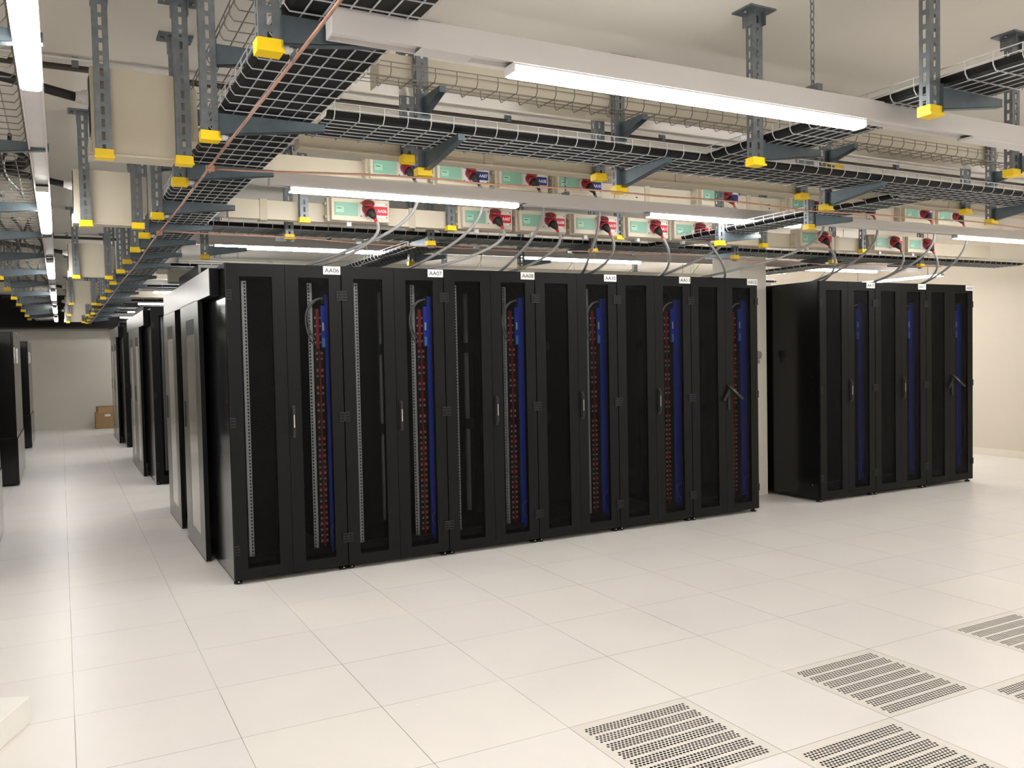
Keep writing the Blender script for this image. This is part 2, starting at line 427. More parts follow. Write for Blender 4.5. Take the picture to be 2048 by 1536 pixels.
    for x, y in ((.03, .05), (.77, .05), (.03, 1.15), (.77, 1.15)):
        b = MB(); b.tube([(x, y, 0), (x, y, .014)], .028, RUBBER, 12); b.tube([(x, y, .014), (x, y, .036)], .009, RUBBER, 8)
        b.tube([(x, y-.027, .014), (x, y-.027, .022)], .006, CHROME, 8); b.obj('leveling_foot', t)
    if code: rack_label(t, code)
    return t
def rack_label(t, code):
    b = MB(); b.box(.672, .797, -.0035, -.0005, 2.137, 2.195, LABEL); l = b.obj('label_plate', t)
    lettering(code, .104, .031, INK, l, (.7345, -.0042, 2.1655))
RX, RY = 1.0, 1.83
codes = ['AA06', 'AA07', 'AA08', 'AA10', 'AA11', 'AA12']
base = make_rack('black double-door server rack marked AA06, at the left end of the front row', None, True, (RX, RY, 0))
base['group'] = 'server racks in the front row'
racks = [base]
for i in range(1, 6):
    racks.append(copy_tree(base, (RX+i*W, RY, 0), 'black double-door server rack marked %s in the front row' % codes[i]))
for i, c in enumerate(['AA15', 'AA17', 'AA18']):
    racks.append(copy_tree(base, (RX+.01*W+(7.01+i)*W, RY, 0), 'black double-door server rack marked %s in the right-hand block of three' % c)); codes.append(c)
for t, c in zip(racks, codes): rack_label(t, c)
# open swing handles on AA12 and AA18
for k in (5, 8):
    t = racks[k]
    for d in kids(t):
        if d.name.split('.')[0] == 'door':
            for h in kids(d):
                if h.name.split('.')[0] == 'handle':
                    for q in kids(h): bpy.data.objects.remove(q)
                    b = MB(); b.box(.418, .443, -.012, 0, .985, 1.215, RUBBER)
                    M = Matrix.Translation((.43, -.015, 1.2)) @ Matrix.Rotation(math.radians(-38), 4, 'Y') @ Matrix.Rotation(math.radians(-25), 4, 'X')
                    b.box(-.013, .013, -.014, .006, -.17, 0, RUBBER, M); b.box(-.002, .002, -.0155, -.014, -.09, -.04, CHROME, M)
                    M = Matrix.Translation((.425, -.02, 1.17)) @ Matrix.Rotation(math.radians(35), 4, 'Y')
                    b.box(-.014, .014, -.01, .004, -.12, -.01, RUBBER, M)
                    h.data = b.mesh('handle'); h['label'] = 'handle swung open with key tag'
# end racks of the rows farther back
def back_rack(x, y, lab):
    t = copy_tree(base, (x, y, 0), lab, 'server racks at the ends of the rear rows')
    return t
for y, l in ((7.21, 'black double-door server rack at the aisle end of the second row block'), (12.49, 'black double-door server rack at the aisle end of the farthest row block')):
    back_rack(1.0, y, l); back_rack(1.8, y, l.replace('at the aisle end', 'one bay in'))
for y, nm in ((4.3, 'closest enclosed aisle'), (9.66, 'middle enclosed aisle'), (14.94, 'farthest enclosed aisle')):
    b = MB(); b.box(1.0, 5.8, y, y+1.2, .03, 2.2, GLOSS)
    b.box(1.02, 5.78, y+.03, y+1.17, 0, .03, RUBBER)
    o = b.obj('rack_row', bevel=.004); tag(o, 'black panelled rack row on the far side of the %s' % nm, 'server rack', 'rack rows behind the sliding doors')

# ------------------------------------------------------------------ containment: sliding doors, header, roof
def leaf(y0, y1, lab, slots=False, off=0):
    t = thing('sliding_door', (.93+off, y0, 0), lab, 'sliding door', 'sliding doors of the enclosed aisles')
    L_ = y1-y0
    b = MB()
    g0, g1 = L_*.22, L_*.68
    b.box(.003, .035, 0, L_, .012, 2.0, BLACK)
    for q in ((0, g0, .012, 2.0), (g1, L_, .012, 2.0), (g0, g1, .012, .17), (g0, g1, 1.87, 2.0)):
        b.box(0, .003, q[0], q[1], q[2], q[3], BRUSH)
    b.box(.0, .035, 0, L_, .004, .012, RUBBER); b.obj('frame', t)
    b = MB(); b.box(.0015, .003, g0+.006, g1-.006, .17, 1.75, LGLASS); b.obj('glass_pane', t)
    b = MB(); b.box(.0008, .003, g0+.004, g1-.004, 1.75, 1.87, RUBBER); b.obj('vent_plate', t)
    b = MB(); b.box(-.006, .0, L_*.86, L_*.9, .98, 1.2, RUBBER); b.obj('pull_handle', t)
for k, (y0, nm) in enumerate(((1.85, 'nearest'), (7.2, 'middle'), (12.5, 'farthest'))):
    a = (y0+.8, y0+1.84, y0+2.26, y0+3.2) if k == 0 else (y0+.95, y0+1.93, y0+1.94, y0+2.85)
    leaf(a[0], a[1], 'grey framed glass sliding door leaf on the camera side of the %s enclosed aisle' % nm)
    leaf(a[2], a[3], 'grey framed glass sliding door leaf on the far side of the %s enclosed aisle' % nm)
    hy0, hy1 = y0+.21, y0+3.15
    t = thing('door_header', (.93, hy0, 1.995), 'glossy black box header over the %s pair of sliding doors' % nm, 'door header', 'headers over the sliding doors')
    b = MB(); b.box(.004, .068, 0, hy1-hy0, 0, .188, BLACK); b.obj('header_box', t, bevel=.002)
    b = MB(); b.box(0, .004, 0, hy1-hy0, 0.0, .188, BRUSH); b.obj('fascia', t)
    t = thing('aisle_roof', (1.0, y0+1.2, 2.185), 'dark raised roof over the %s enclosed aisle' % nm, 'aisle roof', 'roofs over the enclosed aisles')
    b = MB(); b.box(0, 4.8, 0, 1.25, .1, .125, GLOSS); b.box(0, .02, 0, 1.25, 0.005, .1, GLOSS); b.box(4.78, 4.8, 0, 1.25, 0.005, .1, GLOSS); b.obj('roof_panel', t)
    b = MB(); b.box(.02, 4.78, 0, .02, .018, .1, BLACK); b.box(.02, 4.78, 1.23, 1.25, .018, .1, BLACK); b.obj('roof_frame', t)

# ------------------------------------------------------------------ cabinets on the left of the aisle
for k, (y0, nm) in enumerate(((2.9, 'nearest, cut by the left picture edge'), (8.25, 'middle, with its dark end facing the camera'), (13.6, 'farthest, before the back wall'))):
    t = thing('equipment_cabinet', (-2.7, y0, 0), 'tall black cabinet left of the aisle, %s' % nm, 'cabinet', 'tall cabinets along the left side of the aisle')
    xe = 2.19
    b = MB(); b.box(0, xe-.03, 0, 2.0, .6, 1.95, GLOSS); b.box(0, xe-.03, 0, 2.0, .02, .59, GLOSS); b.box(.02, xe-.05, .03, 1.97, 0, .62, RUBBER)
    b.obj('body', t, bevel=.006)
    b = MB(); b.box(xe-.03, xe-.008, .005, .97, .6, 1.95, GLOSS); b.obj('door', t, bevel=.003)
    b = MB(); b.box(xe-.03, xe-.008, .98, 1.995, .6, 1.95, GLOSS); b.obj('door', t, bevel=.003)
    b = MB(); b.box(xe-.03, xe, .0, 2.0, .02, .59, GLOSS); b.obj('lower_panel', t, bevel=.003)
    for yy in (.12, .86): b = MB(); b.box(xe-.008, xe+.004, yy, yy+.02, 1.55, 1.75, CHROME); b.obj('pull_handle', t)

# ------------------------------------------------------------------ hangers
def strut_mesh(Lz):
    b = MB(); w2 = .029; t = .0025; d = .042
    n = int(Lz/.05)
    for i in range(n+1):
        z0 = i*.05; z1 = min(Lz, z0+.05)
        if z1-z0 < .01: continue
        sl = z1-z0 > .049
        a, c = (z0+.01, z0+.042) if sl else (z1, z1)
        # web
        if sl:
            b.box(-w2, -.0065, 0, t, z0, z1, GALV); b.box(.0065, w2, 0, t, z0, z1, GALV)
            b.box(-.0065, .0065, 0, t, z0, a, GALV); b.box(-.0065, .0065, 0, t, c, z1, GALV)
            for sx in (-1, 1):
                xa, xb = (-w2, -w2+t) if sx < 0 else (w2-t, w2)
                b.box(xa, xb, t, .015, z0, z1, GALV); b.box(xa, xb, .028, d, z0, z1, GALV)
                b.box(xa, xb, .015, .028, z0, a, GALV); b.box(xa, xb, .015, .028, c, z1, GALV)
        else:
            b.box(-w2, w2, 0, t, z0, z1, GALV); b.box(-w2, -w2+t, t, d, z0, z1, GALV); b.box(w2-t, w2, t, d, z0, z1, GALV)
    return b.mesh('slotted_profile')
def arm_mesh(L_, direction):
    """tapered cantilever arm, top at z=0"""
    b = MB(); n = 6
    for i in range(n):
        u0, u1 = L_*i/n, L_*(i+1)/n; h0, h1 = .078-.05*i/n, .078-.05*(i+1)/n
        P = lambda u, y, z: (u, y, z) if direction == '+x' else ((y, -u, z) if direction == '-y' else (y, u, z))
        for y0, y1, za, zb in ((0, .002, 0, 1),):
            b.quad([P(u0, 0, -h0), P(u1, 0, -h1), P(u1, 0, 0), P(u0, 0, 0)], GALVD)
            b.quad([P(u0, .002, -h0), P(u1, .002, -h1), P(u1, .002, 0), P(u0, .002, 0)], GALVD)
        b.quad([P(u0, 0, 0), P(u1, 0, 0), P(u1, .032, 0), P(u0, .032, 0)], GALVD)
        b.quad([P(u0, 0, -.002), P(u1, 0, -.002), P(u1, .032, -.002), P(u0, .032, -.002)], GALVD)
        b.quad([P(u0, -.006, -h0), P(u1, -.006, -h1), P(u1, .026, -h1), P(u0, .026, -h0)], GALVD)
        b.quad([P(u0, -.006, -h0-.002), P(u1, -.006, -h1-.002), P(u1, .026, -h1-.002), P(u0, .026, -h0-.002)], GALVD)
    b.quad([P(L_, 0, -.028), P(L_, .03, -.028), P(L_, .03, 0), P(L_, 0, 0)], GALVD)
    b.quad([P(0, -.012, -.09), P(0, .04, -.09), P(0, .04, .01), P(0, -.012, .01)], GALVD)
    return b.mesh('cantilever_arm')
_sm = {}; _am = {}
def cap_mesh():
    b = MB(); b.box(-.034, .034, -.006, .047, -.012, .0, YEL); b.box(-.034, .034, -.006, -.002, 0, .024, YEL); b.box(-.034, .034, .043, .047, 0, .024, YEL)
    b.box(-.034, -.030, -.002, .043, 0, .024, YEL); b.box(.030, .034, -.002, .043, 0, .024, YEL)
    b.box(-.037, .037, -.012, -.006, -.012, -.004, YEL)
    return b.mesh('end_cap')
def plate_mesh():
    b = MB(); b.box(-.075, .075, -.04, .08, -.008, 0, GALV); b.box(-.032, -.029, -.02, .06, -.07, -.008, GALV); b.box(.029, .032, -.02, .06, -.07, -.008, GALV)
    b.tube([(-.055, .02, -.02), (-.055, .02, -.008)], .009, GALV, 6); b.tube([(.055, .02, -.02), (.055, .02, -.008)], .009, GALV, 6)
    return b.mesh('ceiling_plate')
CAPM, PLM = cap_mesh(), plate_mesh()
def insul_mesh():
    b = MB(); b.tube([(.034, .02, .01), (.05, .02, .008), (.056, .02, .006), (.06, .02, .006), (.066, .02, .004)], [.011, .013, .009, .012, .006], WHITE, 10)
    b.box(.058, .072, .012, .028, -.016, .012, GALV); b.tube([(.066, .02, -.024), (.066, .02, .018)], .003, GALV, 6)
    return b.mesh('standoff_clamp')
INSM = insul_mesh()
def hanger(x, y, z, lab, group, arm=None, armz=None, arm2=None, insul=False, capped=True, rz=0):
    """x,y centre of the web face; z bottom"""
    t = thing('ceiling_hanger', (x, y, z), lab, 'hanger', group, rz)
    Lz = round(CZ-z, 3)
    if Lz not in _sm: _sm[Lz] = strut_mesh(Lz)
    def add(nm, me, loc):
        o = bpy.data.objects.new(nm, me); COL.objects.link(o); o.parent = t; o.location = loc; return o
    add('slotted_profile', _sm[Lz], (0, 0, 0)); add('ceiling_plate', PLM, (0, 0, Lz))
    if capped: add('end_cap', CAPM, (0, 0, 0))
    for a in (arm, arm2):
        if a:
            (dr, L_, az) = a
            if (dr, L_) not in _am: _am[(dr, L_)] = arm_mesh(L_, dr)
            add('cantilever_arm', _am[(dr, L_)], {'+x': (.0295, 0, az-z), '-y': (0.0, -.0005, az-z), '+y': (0, .043, az-z)}[dr])
    if insul: add('standoff_clamp', INSM, (0, 0, 0))
    return t
TZ = 2.462
# main tray hangers along the aisle
TAY = [-2.86, -1.85, -.84, .06, 1.1, 1.95, 2.75, 3.6, 4.46, 5.76, 6.9, 8.14, 9.5, 10.8, 12.1, 13.4, 14.7, 16.0]
for i, y in enumerate(TAY):
    hanger(.52, y, 2.37, 'slotted steel hanger of the aisle tray and copper bar, %s from the camera' % ORD[i], 'hangers of the tray along the aisle',
           ('+x', .4, TZ), arm2=('+x', .3, 2.715) if i < 5 else None, insul=True)
LTY = [-1.45, -.1, 1.45, 2.65, 3.95, 5.4, 6.8, 8.3, 9.7, 11.27, 12.95, 14.27]
for i, y in enumerate(LTY):
    hanger(-.49, y, 2.37, 'slotted steel hanger carrying the left cable tray, %s counting from the camera' % ORD[i], 'hangers of the left cable tray', ('+x', .45, TZ), rz=0)
HX = [1.485, 2.565, 4.06, 5.65, 6.95, 8.3]
side = lambda i: ['first', 'second', 'third', 'fourth', 'fifth', 'sixth'][i]+' from the left'
for i, x in enumerate(HX):
    hanger(x, -.556, 2.37, 'slotted steel hanger with two arms carrying the nearer cross trays, %s' % side(i), 'hangers of the nearer cross tray', ('-y', .37, TZ), arm2=('-y', .19, 2.71))
    hanger(x-.02, 1.92, 2.40, 'slotted steel hanger carrying the cross tray over the front racks, %s' % side(i), 'hangers of the cross tray over the racks', ('+y', .4, TZ))
for i, x in enumerate(HX[:5]):
    hanger(x, -.372, 2.468, 'slotted steel hanger of the nearer cream busbars, %s' % side(i), 'hangers of the nearer busbars')
    hanger(x, 1.572, 2.468, 'slotted steel hanger of the busbars with tap-off boxes, %s' % side(i), 'hangers of the busbars over the racks')
for y, nm in ((5.215, 'second'), (9.495, 'third')):
    for i, x in enumerate((1.5, 4.1, 6.9)):
        hanger(x, y+.01, 2.468, 'slotted steel hanger of the %s rear busbar pair, %s' % (nm, side(i)), 'hangers of the rear busbars')
FB = [-.39, 1.53, 5.12, 9.4, 12.65, 15.6]
for i, y in enumerate(FB):
    hanger(.185 if i == 0 else .165, y, 2.37, 'slotted steel hanger left on the %s cream feed box from the camera' % ORD[i], 'hangers of the feed boxes')
    hanger(.485 if i == 0 else .45, y, 2.37, 'slotted steel hanger right on the %s cream feed box from the camera' % ORD[i], 'hangers of the feed boxes')
for i, (y) in enumerate((-1.32, -2.18, -3.3, -4.5)):
    hanger(2.765, y, 2.37, 'slotted steel hanger of the upper-right tray running to the camera, %s from the cross tray' % ORD[i], 'hangers of the right-hand tray', ('+x', .36, TZ))
for i, y in enumerate((.07, .97)):
    hanger(4.6, y, 2.37, 'slotted steel hanger of the linking tray beside the second light track, %s' % ('nearer one' if i == 0 else 'farther one'), 'hangers of the linking tray', ('+x', .38, TZ))
hanger(4.14, -1.63, 2.37, 'slotted steel hanger with yellow cap at the right edge of the picture', 'hangers at the right edge', ('+x', .36, TZ))
hanger(2.83, 3.05, 2.37, 'slotted steel hanger standing behind rack AA07, above the enclosed aisle', 'hangers above the enclosed aisle', ('+x', .3, TZ))
hanger(1.06, 3.07, 2.37, 'slotted steel hanger above the left end of the nearest door header', 'hangers above the enclosed aisle', ('+x', .3, TZ))
hanger(4.0, 3.13, 2.37, 'slotted steel hanger standing behind rack AA08 above the enclosed aisle', 'hangers above the enclosed aisle', ('+x', .3, TZ))

# ------------------------------------------------------------------ wire cable trays
def tray(axis, a0, a1, c0, c1, z, lab, liner=True, h=.054, group='wire cable trays', ls=.05, ts=.1):
    name = 'cable_tray'
    org = (a0, c0, z) if axis == 'x' else (c0, a0, z)
    t = thing(name, org, lab, 'cable tray', group)
    wd = c1-c0; L_ = a1-a0
    P = (lambda a, c, zz: (a, c, zz)) if axis == 'x' else (lambda a, c, zz: (c, a, zz))
    WR = WIRE if liner else AGED
    b = MB(); r = .0024
    n = max(1, round(wd/ls)); 
    cs = [wd*i/n for i in range(n+1)]
    for i, c in enumerate(cs):
        if i in (0, n): continue
        b.tube([P(0, c, 0), P(L_, c, 0)], r, WR, 4, smooth=False)
    for c in (0, wd):
        for zz in (.03, h): b.tube([P(0, c+(.006 if c == 0 else -.006)*(zz < .02), zz), P(L_, c+(.006 if c == 0 else -.006)*(zz < .02), zz)], r, WR, 4, smooth=False)
    a = .03
    while a < L_:
        q = .014
        b.tube([P(a, 0, h), P(a, 0, q), P(a, q, -.004), P(a, wd-q, -.004), P(a, wd, q), P(a, wd, h)], r, WR, 4, smooth=False)
        a += ts
    b.obj('wire_mesh', t)
    if liner:
        b = MB(); q = .012; hh = .026; e = .006; k = max(2, int(L_/.4))
        prof = [(e, hh), (e, q+e*.6), (q+e, e*.7), (wd-q-e, e*.7), (wd-e, q+e*.6), (wd-e, hh)]
        for i in range(k):
            ua, ub = L_*i/k, L_*(i+1)/k
            for (c0_, z0_), (c1_, z1_) in zip(prof, prof[1:]):
                b.quad([P(ua, c0_, z0_), P(ub, c0_, z0_), P(ub, c1_, z1_), P(ua, c1_, z1_)], LINER)
        b.obj('liner', t)
    return t
tray('y', -5.2, 17.0, .555, .925, TZ+.009, 'black-lined wire cable tray running down the aisle beside the copper bar', group='lined wire cable trays')
tray('y', -5.2, 1.6, .56, .84, 2.726, 'empty narrow wire tray above the lined aisle tray', False, group='unlined wire cable trays')
tray('x', .935, 9.5, -.93, -.58, TZ+.009, 'black-lined wire cable tray crossing nearest the camera', group='lined wire cable trays')
tray('x', .93, 5.9, -.765, -.585, 2.722, 'empty brownish wire tray above the nearer lined cross tray', False, .05, group='unlined wire cable trays', ls=.045)
tray('x', .93, 10.2, 1.97, 2.37, TZ+.009, 'black-lined wire cable tray crossing above the front row of racks', group='lined wire cable trays')
tray('y', -6.0, -.935, 2.8, 3.14, TZ+.009, 'black-lined wire cable tray coming towards the camera at the upper right', group='lined wire cable trays')
tray('y', -.575, 1.965, 4.635, 4.98, TZ+.009, 'black-lined wire tray linking the two cross trays beyond the second light track', group='lined wire cable trays')
tray('y', 2.375, 4.7, 2.66, 3.0, TZ+.009, 'black-lined wire tray going back over the enclosed aisle behind rack AA07', group='lined wire cable trays')
tray('y', 2.375, 4.7, 7.6, 8.0, TZ+.009, 'wire tray going back behind the right-hand block of three racks', group='lined wire cable trays')
tray('y', -5.2, 17.0, -.455, -.095, TZ+.009, 'grey wire cable tray along the left edge, beside the aisle lights', False, group='unlined wire cable trays')
for y, nm in ((4.75, 'second'), (7.35, 'third'), (10.1, 'fourth'), (12.9, 'fifth')):
    tray('x', .93, 9.0, y, y+.36, TZ+.009, 'lined cross tray over the rear rows, %s after the front racks' % nm, True, group='lined wire cable trays', ts=.2)
# dark cables lying in the left tray
for i, (y0, y1, k) in enumerate(((-.1, 1.4, 5), (2.2, 4.2, 6), (5.0, 9.0, 6))):
    b = MB()
    for j in range(k):
        x = -.40+.055*j; pts = []
        for q in range(13):
            u = q/12; pts.append((x+.03*math.sin(u*6+j*2), y0+(y1-y0)*u, TZ+.024+.004*math.sin(j*3+u*9)))
        b.tube(pts, .009, RUBBER, 6)
    o = b.obj('cable_bundle'); tag(o, 'bundle of black cables lying in the left wire tray, %s from the camera' % ORD[i], 'cable', 'cable bundles in the left tray')
b = MB()
for j in range(3):
    pts = [(-.24+(.14-j*.012)*math.cos(a*.5), .42+(.27-j*.02)*math.sin(a*.5), TZ+.026+.012*j) for a in range(14)]
    b.tube(pts, .011, RUBBER, 6)
tag(b.obj('cable_coil'), 'coil of thick black cable lying in the left wire tray', 'cable')

# ------------------------------------------------------------------ busbars, tap-off boxes, feed boxes
def trunk(x0, x1, y0, y1, z0, z1, lab, joints, lips=True):
    t = thing('busbar_trunking', (x0, y0, z0), lab, 'busbar', 'cream busbar trunking runs')
    d, h = y1-y0, z1-z0
    b = MB(); b.box(0, x1-x0, 0, d, .006, h-.006, CREAM)
    if lips:
        b.box(0, x1-x0, -.008, .004, 0, .006, CREAM); b.box(0, x1-x0, -.008, .004, .016, .019, CREAM); b.box(0, x1-x0, -.008, d, h-.006, h, CREAM); b.box(0, x1-x0, 0.004, d, .002, .006, CREAMD)
    b.obj('casing', t)
    for j in joints:
        if x0 < j < x1:
            b = MB(); b.box(j-x0, j-x0+.05, -.006, d+.004, -.003, h+.003, CREAMD); b.obj('joint_cover', t, bevel=.002)
    return t
trunk(.98, 9.0, -.325, -.23, 2.487, 2.625, 'cream busbar trunking just behind the nearer cross tray, lower of its pair', [1.9, 3.1, 4.3, 5.5, 6.7])
trunk(1.3, 5.75, -.50, -.378, 2.757, 2.91, 'long cream busbar trunking high behind the unlined wire tray', [], False)
trunk(1.0, 9.0, 1.622, 1.70, 2.468, 2.605, 'cream busbar trunking over the racks carrying boxes with red labels', [1.2, 2.25, 5.1, 6.6], False)
trunk(1.0, 9.0, 1.487, 1.567, 2.742, 2.885, 'cream busbar trunking over the racks carrying boxes with blue labels', [1.15, 3.95, 4.25, 5.35], False)
for y, nm in ((5.12, 'second'), (9.4, 'third')):
    trunk(.55, 8.6, y, y+.1, 2.47, 2.605, 'cream busbar trunking over the rear racks, lower one of the %s pair' % nm, [2.0, 4.0, 6.0], False)
    trunk(.55, 8.6, y+.02, y+.1, 2.74, 2.88, 'cream busbar trunking over the rear racks, upper one of the %s pair' % nm, [2.5, 4.5, 6.5], False)

def rating(x, y, z):
    for t in bpy.data.objects:
        if t.get('category') == 'busbar' and abs(t.location.y-y) < .001: break
    b = MB(); b.box(x, x+.16, y-.0015, y-.0003, z, z+.075, CREAM)
    for k in range(3): b.box(x+.01, x+.045-.008*k, y-.002, y-.0015, z+.06-.02*k, z+.063-.02*k, INK)
    b.box(x+.09, x+.096, y-.002, y-.0015, z+.035, z+.05, INK); b.box(x+.108, x+.128, y-.002, y-.0015, z+.035, z+.05, INK); b.box(x+.11, x+.13, y-.002, y-.0015, z+.008, z+.018, INK)
    o = b.obj('rating_plate', t); o.location = (-t.location.x, -t.location.y, -t.location.z)
for x in (1.08, 4.05, 5.5): rating(x, 1.487, 2.775)
def tapbox_proto(kind):
    """local origin: left bottom front corner; 0.41 x 0.11 x 0.155"""
    lm = REDL if kind == 'red' else BLUEL
    t = thing('tap_off_box', (0, 0, 0), 'x', 'tap-off box', 'tap-off boxes with %s labels' % kind)
    b = MB(); b.box(0, .41, 0, .04, 0, .155, CREAM); b.obj('cover', t, bevel=.006)
    b = MB(); b.box(-.018, .428, .04, .11, -.004, .16, CREAM)
    b.box(-.03, -.018, .05, .1, .02, .04, CREAMD); b.box(-.03, -.018, .05, .1, .11, .13, CREAMD); b.obj('back_housing', t, bevel=.004)
    b = MB(); b.box(.022, .185, -.004, 0, .035, .125, GREENG); g = b.obj('breaker_window', t, bevel=.001)
    b = MB(); b.box(.03, .085, -.0055, -.004, .055, .095, GREENI); b.box(.036, .07, -.0062, -.0055, .08, .085, INK); b.obj('breaker_face', g)
    b = MB(); b.box(.2, .395, -.003, 0, .03, .13, WHITE)
    for x in (.206, .389):
        for z in (.036, .124): b.box(x-.004, x+.004, -.0045, -.003, z-.004, z+.004, INK)
    b.obj('socket_plate', t)
    # socket body, tilted lid
    b = MB(); b.tube([(.25, 0, .088), (.25, -.018, .084), (.252, -.036, .074), (.256, -.05, .062)], [.037, .037, .035, .036], REDP, 16)
    for a_ in range(3): b.tube([(.232+.022*a_, -.03, .045), (.232+.022*a_, -.045, .035)], .009, REDP, 8)
    b.obj('socket', t)
    b = MB(); b.tube([(.246, -.042, .112), (.2445, -.049, .124), (.244, -.051, .127)], [.043, .042, .036], REDP, 20); b.tube([(.244, -.051, .127), (.2438, -.0525, .1295)], [.03, .026], REDP, 18)
    b.box(.23, .262, -.03, 0, .1, .116, REDP); b.obj('socket_lid', t)
    b = MB(); b.box(.29, .396, -.0045, -.003, .048, .108, lm); b.obj('label_plate', t)
    b = MB(); b.box(.12, .15, .045, .075, -.03, -.004, WHITE); b.obj('drain_plug', t)
    return t
protos = {'red': None, 'blue': None}
def tapbox(kind, x, y, z, code, where):
    lab = 'cream tap-off box with %s label %s' % (kind, code) if code else 'cream tap-off box %s' % where
    if protos[kind] is None:
        t = tapbox_proto(kind); protos[kind] = t; t.location = (x, y, z); t['label'] = lab
        protos[kind+'_c'] = list(kids(t)); CH[t] = kids(t)
        for c in CH[t]: CH[c] = kids(c)
    else:
        t = copy_tree(protos[kind], (x, y, z), lab)
    if code:
        for c in kids(t):
            if c.name.split('.')[0] == 'label_plate': lettering(code, .066, .024, WINK, c, (.356, -.0056, .078))
    return t
reds = [(1.652, 'AA06'), (2.626, 'AA07'), (3.10, 'AA08'), (3.583, 'AA10'), (4.098, 'AA11'), (4.57, 'AA12'), (6.03, None), (7.02, None), (7.51, None)]
blues = [(1.89, 'AA06'), (2.38, 'AA07'), (2.87, 'AA08'), (3.36, 'AA10'), (4.76, None), (5.78, None), (6.48, None), (7.3, None), (7.8, None)]
rw = ['', '', '', '', '', '', 'on the lower busbar, just right of the white column', 'on the lower busbar over rack AA17, left one', 'on the lower busbar over rack AA17, right one']
bw = ['', '', '', '', 'on the upper busbar, seen through a hanging wire tray', 'on the upper busbar above the column, left one', 'on the upper busbar above the column, right one', 'on the upper busbar over the right-hand block, left one', 'on the upper busbar over the right-hand block, right one']
for i, (x, c) in enumerate(reds): tapbox('red', x, 1.51, 2.474, c, rw[i])
for i, (x, c) in enumerate(blues): tapbox('blue', x, 1.385, 2.75, c, bw[i])

# power cables with plugs, socket to rack top
ent = {'AA06': 1.0, 'AA07': 1.8, 'AA08': 2.6, 'AA10': 3.4, 'AA11': 4.2, 'AA12': 5.0}
def power_cable(x, y, z, ex, lab, group, sway=0.0, red_end=True):
    """x,y,z = box corner"""
    t = thing('power_cable', (x+.257, y-.05, z+.06), lab, 'power cable', group)
    p = Vector((0, 0, 0))
    b = MB(); b.tube([(0, .0, 0), (.004, -.008, -.008), (.009, -.014, -.02), (.017, -.02, -.034), (.024, -.024, -.046)], [.029, .03, .027, .02, .013], RUBBER, 14)
    for a in range(5):
        th = a*2*PI/5; b.tube([(.028*math.cos(th), .002, .028*math.sin(th)), (.028*math.cos(th)+.003, -.008, .028*math.sin(th)-.008)], .0075, RUBBER, 6)
    pl = b.obj('plug', t)
    b = MB(); b.tube([(.022, -.022, -.042), (.034, -.026, -.072)], [.012, .0105], REDL if red_end else RUBBER, 8); b.obj('cable_boot', pl)
    e = Vector((ex-(x+.257), 2.12-(y-.05), 2.204-(z+.06)))
    drop = abs(e.z)
    b = MB()
    if drop > .35:
        pts = arc((.034, -.026, -.07), (.08, -.07, -.22), (.03+sway, -.05, -drop*.62), (e.x*.55, e.y*.45, e.z*.83), 12)[:-1] + arc((e.x*.55, e.y*.45, e.z*.83), (e.x*.8, e.y*.7, e.z*.93), (e.x, e.y*.9, e.z*.97), e, 8)
    else:
        pts = arc((.034, -.026, -.07), (.10+sway, -.07, -.18), (e.x*.6+.05+sway, e.y*.35, e.z*.95), e, 18)
    b.tube(pts, .0112, GREYP, 8); b.obj('cable', t)
for i, (x, c) in enumerate(reds[:6]):
    power_cable(x, 1.51, 2.474, ent[c]+.63, 'grey power cable from the red-labelled %s socket down to the rack top' % c, 'power cables from the lower busbar')
for i, (x, c) in enumerate(blues[:4]):
    power_cable(x, 1.385, 2.75, ent[c]+.6, 'grey power cable from the blue-labelled %s socket down to the rack top' % c, 'power cables from the upper busbar', red_end=False)
for (x, y, z, ex, l) in ((6.03, 1.51, 2.474, 6.9, 'lower socket right of the column'), (7.02, 1.51, 2.474, 7.6, 'left lower socket over rack AA17'), (7.51, 1.51, 2.474, 8.4, 'right lower socket over rack AA17'),
                      (5.78, 1.385, 2.75, 5.3, 'left upper socket above the column'), (6.48, 1.385, 2.75, 6.8, 'right upper socket above the column'), (7.3, 1.385, 2.75, 7.65, 'left upper socket over the right-hand block'), (7.8, 1.385, 2.75, 8.45, 'right upper socket over the right-hand block'), (4.76, 1.385, 2.75, 4.82, 'upper socket seen through the wire tray')):
    power_cable(x, y, z, ex, 'grey power cable hanging from the %s' % l, 'power cables of the right-hand racks')

